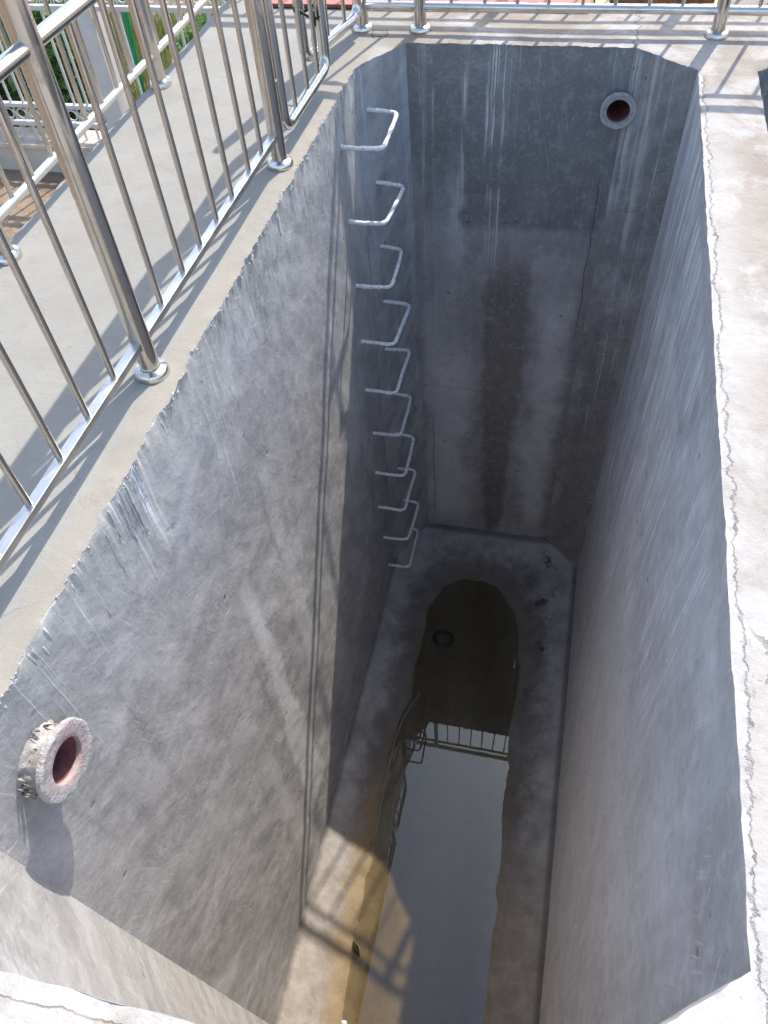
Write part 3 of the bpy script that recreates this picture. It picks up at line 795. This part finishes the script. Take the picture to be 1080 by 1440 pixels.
# left railing: from beside the gate towards the viewer (runs from y=-1.28 to -5.3)
def lx(y): return -.078 + (y + 1.28) * .0113
ys = [-1.452, -1.600, -1.785, -1.943, -2.101, -2.254, -2.432, -2.777, -2.941, -3.100, -3.262, -3.42, -3.58, -3.74, -4.08, -4.24, -4.40, -4.56, -4.72, -4.88, -5.04]
sl = math.hypot(1, .0113)
railing('long steel railing close to the left tank edge with flat bottom bar', (lx(-1.28), -1.28), (lx(-5.24), -5.24), [0, 1.317 * sl, 2.634 * sl, 3.95 * sl], .128, [(-1.28 - y) * sl for y in ys], flat=True, group=G)
fx = [.085, .403, .572, .734, .887, 1.052, 1.207, 1.366, 1.519, 1.866, 2.02, 2.18, 2.34, 2.50, 2.66, 2.82, 2.98, 3.30, 3.46, 3.62, 3.78]
railing('steel railing along the far end of the tank', (-.067, .15), (4.0, .15), [0, .309, 1.771, 3.23], .113, [x + .067 for x in fx], rb=.0215, group=G)
railing('outermost steel railing along the garden edge of the walkway', (-.915, .95), (-.915, -5.2), [.0, 1.525, 3.01, 4.49, 5.97], .138, [d for d in [.155 * k + .06 for k in range(1, 39)] if min(abs(d - q) for q in (0, 1.525, 3.01, 4.49, 5.97)) > .06], rb=.0175, mat='steel_old', group=G)
railing('rear steel railing behind the red boards, seen by its shadow on the deck', (-.915, .95), (4.6, .95), [1.665, 2.6, 4.08], .138, [d for d in [.158 * k for k in range(1, 34)] if min(abs(d - q) for q in (0, 1.665, 2.6, 4.08)) > .06], rb=.0175, group=G)

def gate_leaf(label, hinge, tip, zb, zt, bars, r=.025):
    h = Vector((*hinge, 0)); e = Vector((*tip, 0)); L = (e - h).length; ang = math.atan2(e.y - h.y, e.x - h.x)
    t = thing('gate_leaf', label, 'gate', h, ang, 'two leaves of the steel gate')
    A, B, C, D = Vector((0, 0, zt)), Vector((0, 0, zb)), Vector((L, 0, zb)), Vector((L, 0, zt))
    path = [Vector((L / 2, 0, zt))] + arc(A, Vector((L / 2, 0, zt)), B, .07, 7) + arc(B, A, C, .07, 7) + arc(C, B, D, .07, 7) + arc(D, C, A, .07, 7) + [Vector((L / 2, 0, zt))]
    bm = bmesh.new(); add_tube(bm, path, r, 22, False)
    obj('frame', mesh_from(bm, 'gate_frame', M['steel_x']), t)
    for d in bars:
        obj('baluster', tube_mesh('baluster', zt - zb, .0097, M['steel'], 14), t, (d, 0, zb))
    bm = bmesh.new()
    for z in (.3, .8): add_tube(bm, [(-.045, 0, z), (.0, 0, z)], .009, 10)
    obj('hinge', mesh_from(bm, 'hinge', M['steel']), t)
    return t
gate_leaf('closed gate leaf of bent steel tube next to the left railing', (-.074, -1.175), (-.064, -.565), .1, 1.05, [.155, .327, .487])
gate_leaf('ajar gate leaf behind the closed one, by the corner post', (-.062, .055), (-.182, -.50), .1, 1.05, [.15, .33, .46])

# black cable tie that holds the leaves together
bm = bmesh.new()
add_tube(bm, [(-.118 + .062 * math.cos(a), -.568 + .042 * math.sin(a), .33 + .02 * math.sin(a * 2)) for a in [2 * PI * k / 22 for k in range(23)]], .006, 8)
add_tube(bm, [(-.085, -.612, .33), (-.082, -.63, .30), (-.088, -.64, .24), (-.083, -.645, .19), (-.089, -.64, .14)], .006, 8)
add_tube(bm, [(-.085, -.612, .33), (-.088, -.63, .37), (-.092, -.635, .42)], .006, 8)
add_tube(bm, [(-.084, -.618, .29), (-.082, -.62, .325), (-.084, -.618, .345)], .014, 8)
tag(obj('cable_tie', mesh_from(bm, 'cable_tie', M['black'])), 'black strap tied round the end of the closed gate leaf', 'strap')
bm = bmesh.new()
add_tube(bm, [(.042 * math.cos(a), .048 * math.sin(a), .004 + .003 * math.sin(3 * a)) for a in [2 * PI * k / 30 * 1.04 for k in range(31)]], .0017, 6)
o = obj('wire_loop', mesh_from(bm, 'wire_loop', M['trunk'])); o.location = (.04, .082, .0035)
tag(o, 'small dark wire loop lying on the deck beside the corner post', 'wire')

# ------------------------------------------------------------------ boards on the deck
def board(label, x0, x1, y0, y1, z0, th, mat, rot=0., edge=True):
    t = thing('board', label, 'board', ((x0 + x1) / 2, (y0 + y1) / 2, z0), rot, 'film faced boards on the deck')
    bm = bmesh.new(); add_box(bm, (-(x1 - x0) / 2, -(y1 - y0) / 2, 0), ((x1 - x0) / 2, (y1 - y0) / 2, th - .002), .001)
    obj('core', mesh_from(bm, 'board_core', M['boardedge'], False), t)
    bm = bmesh.new(); add_box(bm, (-(x1 - x0) / 2 + .001, -(y1 - y0) / 2 + .001, th - .0015), ((x1 - x0) / 2 - .001, (y1 - y0) / 2 - .001, th))
    obj('face_film', mesh_from(bm, 'board_film', mat, False), t)
board('red board lying flat on the deck beyond the far railing', -.72, 1.085, .425, .84, .006, .018, M['red'], .004)
board('yellow board lying beside the red one', 1.10, 1.72, .47, .85, .006, .018, M['yellow'], .05)
board('narrow brown board lying across the yellow one', 1.18, 1.70, .50, .60, .0246, .015, M['brownboard'], .04)

# ------------------------------------------------------------------ things in the pool
bm = bmesh.new()
add_tube(bm, [(.075 * math.cos(2 * PI * k / 40), .062 * math.sin(2 * PI * k / 40), .003 * math.sin(2 * PI * k / 40)) for k in range(41)], .013, 12, False)
o = obj('rubber_ring', mesh_from(bm, 'rubber_ring', M['black'])); o.location = (.556, -1.036, ZW + .004)
tag(o, 'black ring floating in the dark end of the water', 'ring')
bm = bmesh.new(); add_tube(bm, [(0, -.035, 0), (0, 0, .002), (.002, .035, 0)], [.009, .0085, .008], 10)
o = obj('stick', mesh_from(bm, 'stick', plain('pale_wood', (.36, .30, .2), .8))); o.location = (1.165, -1.17, ZW + .004)
tag(o, 'short pale stick floating near the right edge of the water', 'stick')
cd = [(.470, -1.55), (.425, -1.66), (.372, -1.80), (.345, -1.984), (.348, -2.18), (.345, -2.342), (.352, -2.575), (.366, -2.87)]
bm = bmesh.new(); pp = []
for (a, b) in zip(cd[:-1], cd[1:]):
    for k in range(8):
        t = k / 8; x = a[0] + (b[0] - a[0]) * t + .006 * fbm(a[1] * 9 + t * 3, 1, 1, 3); y = a[1] + (b[1] - a[1]) * t
        pp.append((x, y, max(ZW, floor_z(x, y)) + .004))
add_tube(bm, pp, .0032, 6, jit=.3)
tag(obj('string', mesh_from(bm, 'string', M['cord'])), 'thin pale string lying along the left edge of the water', 'string')
bm = bmesh.new()
gsp = bmesh.ops.create_icosphere(bm, subdivisions=2, radius=.015)
for v in gsp['verts']: v.co = Vector((v.co.x * 1.3, v.co.y, v.co.z * .6)) * (1 + .5 * noise.noise(v.co * 60))
o = obj('plaster_lump', mesh_from(bm, 'plaster_lump', M['white'])); o.location = (.415, -3.83, ZW + .005)
tag(o, 'small white lump at the near left edge of the water', 'lump')
for (x, y, s, l) in ((.395, -3.42, .05, 'dead leaf on the silt at the left edge of the water'), (.47, -3.93, .06, 'curled dead leaf near the white lump in the water')):
    bm = bmesh.new(); rows = []
    for i in range(7):
        t = i / 6; wv = s * .32 * math.sin(PI * min(.98, t + .03))
        rows.append([bm.verts.new((t * s * 2 - s, k * wv, .006 + .012 * math.sin(t * 3) + abs(k) * .008)) for k in (-1, 0, 1)])
    for i in range(6):
        for k in (0, 1): bm.faces.new((rows[i][k], rows[i + 1][k], rows[i + 1][k + 1], rows[i][k + 1]))
    gm = bmesh.ops.solidify(bm, geom=bm.faces[:], thickness=.001)
    o = obj('dead_leaf', mesh_from(bm, 'dead_leaf', plain('dead_leaf', (.12, .075, .03), .8))); o.location = (x, y, max(ZW, floor_z(x, y)) + .002); o.rotation_euler = (0, 0, random.uniform(0, 3))
    tag(o, l, 'leaf', 'dead leaves in the pool')

# ------------------------------------------------------------------ garden side
bm = bmesh.new()
inn = [(DX0 + .02, DY0 + .02), (DX1 - .02, DY0 + .02), (DX1 - .02, DY1 - .02), (DX0 + .02, DY1 - .02)]
OUT = [(-300, -300), (300, -300), (300, 300), (-300, 300)]
vi = [bm.verts.new((*p, ZG)) for p in inn]; vo = [bm.verts.new((*p, ZG)) for p in OUT]
for k in range(4): bm.faces.new((vo[k], vo[(k + 1) % 4], vi[(k + 1) % 4], vi[k]))
for f in bm.faces:
    if f.normal.z < 0: f.normal_flip()
tag(obj('ground', mesh_from(bm, 'ground', M['soil'], False)), 'sandy brown garden soil', None, None, 'structure')

FY = .96
bm = bmesh.new(); add_box(bm, (-6.2, FY - .10, ZG - .05), (-2.27, FY + .14, -1.115), .006)
lw = thing('garden_wall', 'low cream rendered wall with pale cap carrying the white fence', 'wall', (-4.2, FY, ZG))
o = obj('wall_body', mesh_from(bm, 'wall_body', M['cream'], False)); under(o, lw)
bm = bmesh.new(); add_box(bm, (-6.2, FY - .115, -1.114), (-2.27, FY + .155, -1.085), .006)
o = obj('wall_cap', mesh_from(bm, 'wall_cap', M['tilecap'], False)); under(o, lw)

def ring_mesh():
    bm = bmesh.new()
    R_ = .036
    add_tube(bm, [(R_ * math.cos(2 * PI * k / 20), 0, R_ * math.sin(2 * PI * k / 20)) for k in range(21)], .006, 6, False)
    for s in (-1, 1):
        add_tube(bm, [(s * (.040 + .010 * math.sin(t * 2.2)), 0, -.045 + .09 * t) for t in [k / 8 for k in range(9)]], .004, 6)
    return mesh_from(bm, 'scroll', M['white'])
rg = ring_mesh()
fe = thing('ornate_fence', 'white metal garden fence with bands of ring scrolls on the low wall', 'fence', (-3.6, FY, -1.085))
def fpart(name, me, loc):
    o = obj(name, me, None, loc); return under(o, fe)
def hbar(x0, x1, zc, h, d):
    bm = bmesh.new(); add_box(bm, (x0, -d / 2, -h / 2), (x1, d / 2, h / 2), .003); return mesh_from(bm, 'rail', M['white'], False)
def vbar(h, wd):
    bm = bmesh.new(); add_box(bm, (-wd / 2, -wd / 2, 0), (wd / 2, wd / 2, h), .002); return mesh_from(bm, 'picket', M['white'], False)
X0, X1, XE = -6.1, -2.24, -1.06
for zc in (-.972, -.84): fpart('rail', hbar(X0, X1, zc, .028, .04), (0, FY, zc))
for zc in (-.197, -.06): fpart('rail', hbar(X0, X1, zc, .028, .04), (0, FY, zc))
for zc in (-.197, -.06): fpart('rail', hbar(-2.09, XE, zc, .028, .04), (0, FY, zc))
lowb = vbar(.10, .015); longb = vbar(.62, .015); longr = vbar(1.1, .015)
k = 0; x = X0 + .05
while x < X1 - .03:
    fpart('picket', lowb, (x, FY, -1.085)); fpart('picket', longb, (x, FY, -.83))
    if x > -4.6:
        fpart('scroll', rg, (x + .052, FY, -.906)); fpart('scroll', rg, (x + .052, FY, -.128))
    x += .1045
x = -2.04
while x < XE:
    fpart('picket', longr, (x, FY, -1.3)); fpart('scroll', rg, (x + .052, FY, -.128)); x += .1045
gp = thing('gate_post', 'thick square white metal post at the end of the ornate fence', 'post', (-2.17, FY, ZG))
bm = bmesh.new(); add_box(bm, (-.07, -.07, 0), (.07, .07, 1.75), .006); obj('post_shaft', mesh_from(bm, 'post_shaft', M['white'], False), gp)
bm = bmesh.new(); add_box(bm, (-.085, -.085, 1.751), (.085, .085, 1.79), .008); obj('post_cap', mesh_from(bm, 'post_cap', M['white'], False), gp)
bm = bmesh.new(); add_box(bm, (-.085, -.085, 0.0), (.085, .085, .05), .008); obj('post_base', mesh_from(bm, 'post_base', M['white'], False), gp)

bm = bmesh.new()
for k in range(8):
    pass
add_tube(bm, [(-2.13, 1.45, .1), (-2.16, 1.44, -.3), (-2.19, 1.43, -.8), (-2.21, 1.42, -1.33)], [.022, .024, .022, .02], 10)
tag(obj('garden_stake', mesh_from(bm, 'garden_stake', M['green'])), 'bright green plastic stake standing behind the white fence', 'stake')

def leaf_cloud(bm, c, rad, n, size, rng, fill=.35):
    for _ in range(n):
        while True:
            v = Vector((rng.uniform(-1, 1), rng.uniform(-1, 1), rng.uniform(-1, 1)))
            if fill < v.length < 1: break
        k = 1 + .35 * fbm(v.x * 2 + c[0], v.y * 2 + c[1], v.z * 2 + c[2], 3)
        p = Vector(c) + Vector((v.x * rad[0], v.y * rad[1], v.z * rad[2])) * k
        s = size * rng.uniform(.6, 1.4); d = Vector((rng.gauss(0, 1), rng.gauss(0, 1), rng.gauss(0, .7) + .3)).normalized(); a, b = frame_of(d)
        q = [p - a * s * .4, p + d * s * .7 - b * s * .1, p + a * s * .4, p - d * s * .7]
        bm.faces.new([bm.verts.new(x) for x in q])
def shrub(label, loc, rad, n, mat, size=.05, seed=1):
    rng = random.Random(seed)
    t = thing('shrub', label, 'shrub', loc, 0, 'shrubs behind the white fence')
    bm = bmesh.new(); leaf_cloud(bm, (0, 0, rad[2] * .95), rad, n, size, rng)
    obj('foliage', mesh_from(bm, 'foliage', mat, False), t)
    bm = bmesh.new()
    for k in range(6):
        an = rng.uniform(0, 6.3); e = Vector((math.cos(an) * rad[0] * .6, math.sin(an) * rad[1] * .6, rad[2] * rng.uniform(1, 1.6)))
        add_tube(bm, [(0, 0, -.05), e * .5 + Vector((rng.uniform(-.05, .05), 0, 0)), e], [.018, .012, .005], 6)
    obj('stem', mesh_from(bm, 'stem', M['trunk']), t)
shrub('leafy bright green shrub just left of the thick white post', (-2.95, 1.6, ZG), (.40, .32, .56), 3600, M['leafa'], .05, 1)
shrub('dark green shrub at the far left behind the scroll fence', (-3.75, 1.6, ZG), (.40, .35, .36), 3000, M['leafb'], .045, 2)
shrub('small green bush right of the thick white post', (-1.75, 1.85, ZG), (.30, .28, .45), 1300, M['leafa'], .045, 3)
shrub('low clump of green leaves at the walkway edge', (-1.22, .45, ZG), (.18, .30, .55), 600, M['leafa'], .04, 4)
shrub('tall pale bush farther back in the garden', (-3.9, 3.0, ZG), (.55, .45, .5), 2600, M['leafa'], .05, 5)
# grass
bm = bmesh.new(); rng = random.Random(5)
for _ in range(34000):
    x = rng.uniform(-6.5, -1.0); y = rng.uniform(1.25, 6.5)
    if fbm(x * 1.1, y * 1.1, 3, 3) < -.22 or (y < 1.9 and rng.random() < .5): continue
    h = rng.uniform(.06, .26); a = rng.uniform(0, 6.3); w_ = rng.uniform(.003, .007); dx, dy = math.cos(a), math.sin(a); l = rng.uniform(-.08, .08)
    v = [bm.verts.new(p) for p in ((x - dx * w_, y - dy * w_, ZG), (x + dx * w_, y + dy * w_, ZG), (x + dx * w_ * .4 + dy * l, y + dy * w_ * .4 - dx * l, ZG + h), (x - dx * w_ * .4 + dy * l, y - dy * w_ * .4 - dx * l, ZG + h))]
    bm.faces.new(v)
tag(obj('grass', mesh_from(bm, 'grass', M['grass'], False)), 'dry yellow green grass growing behind the white fence', 'grass', None, 'stuff')

# ------------------------------------------------------------------ light, sky, camera
SUN = Vector((.297, 1.0, 1.46)).normalized()
el = math.asin(SUN.z); az = math.atan2(SUN.x, SUN.y)          # azimuth from +y towards +x
wd = bpy.data.worlds.new('World'); S.world = wd; wd.use_nodes = True
nt = wd.node_tree; nt.nodes.clear()
sky = nt.nodes.new('ShaderNodeTexSky'); sky.sky_type = 'NISHITA'; sky.sun_disc = False
sky.sun_elevation = el; sky.sun_rotation = az; sky.air_density = 1.2; sky.dust_density = 1.7; sky.ozone_density = 1.0
bg = nt.nodes.new('ShaderNodeBackground'); bg.inputs[1].default_value = .15
wo = nt.nodes.new('ShaderNodeOutputWorld'); nt.links.new(sky.outputs[0], bg.inputs[0]); nt.links.new(bg.outputs[0], wo.inputs[0])
ld = bpy.data.lights.new('sun', 'SUN'); ld.energy = 2.6; ld.angle = math.radians(.55); ld.color = (1, .93, .83)
lo = bpy.data.objects.new('sun', ld); link(lo); lo.rotation_euler = SUN.to_track_quat('Z', 'Y').to_euler(); lo.location = (2, 6, 9)

cam = bpy.data.cameras.new('camera'); co = bpy.data.objects.new('camera', cam); link(co); S.camera = co
Rr = Vector((0.9744310629906802, 0.21628340094474796, -0.06087358996006788)); Ru = Vector((-0.13131217946459736, 0.7680249092314451, 0.626813249959099)); Rf = Vector((-0.1823217348620577, 0.6027928576847971, -0.7767879734657879))
mtx = Matrix((Rr, Ru, -Rf)).transposed().to_4x4(); mtx.translation = (1.1266381, -4.26513998, 1.6); co.matrix_world = mtx
cam.sensor_fit = 'VERTICAL'; cam.sensor_height = 36; cam.lens = 36 * 1099.148 / 1440; cam.clip_start = .03; cam.clip_end = 1000

S.view_settings.view_transform = 'Standard'; S.view_settings.look = 'None'; S.view_settings.gamma = 1; S.view_settings.exposure = 1.05
S.render.engine = 'CYCLES'; S.cycles.max_bounces = 10; S.cycles.diffuse_bounces = 8; S.cycles.transparent_max_bounces = 16
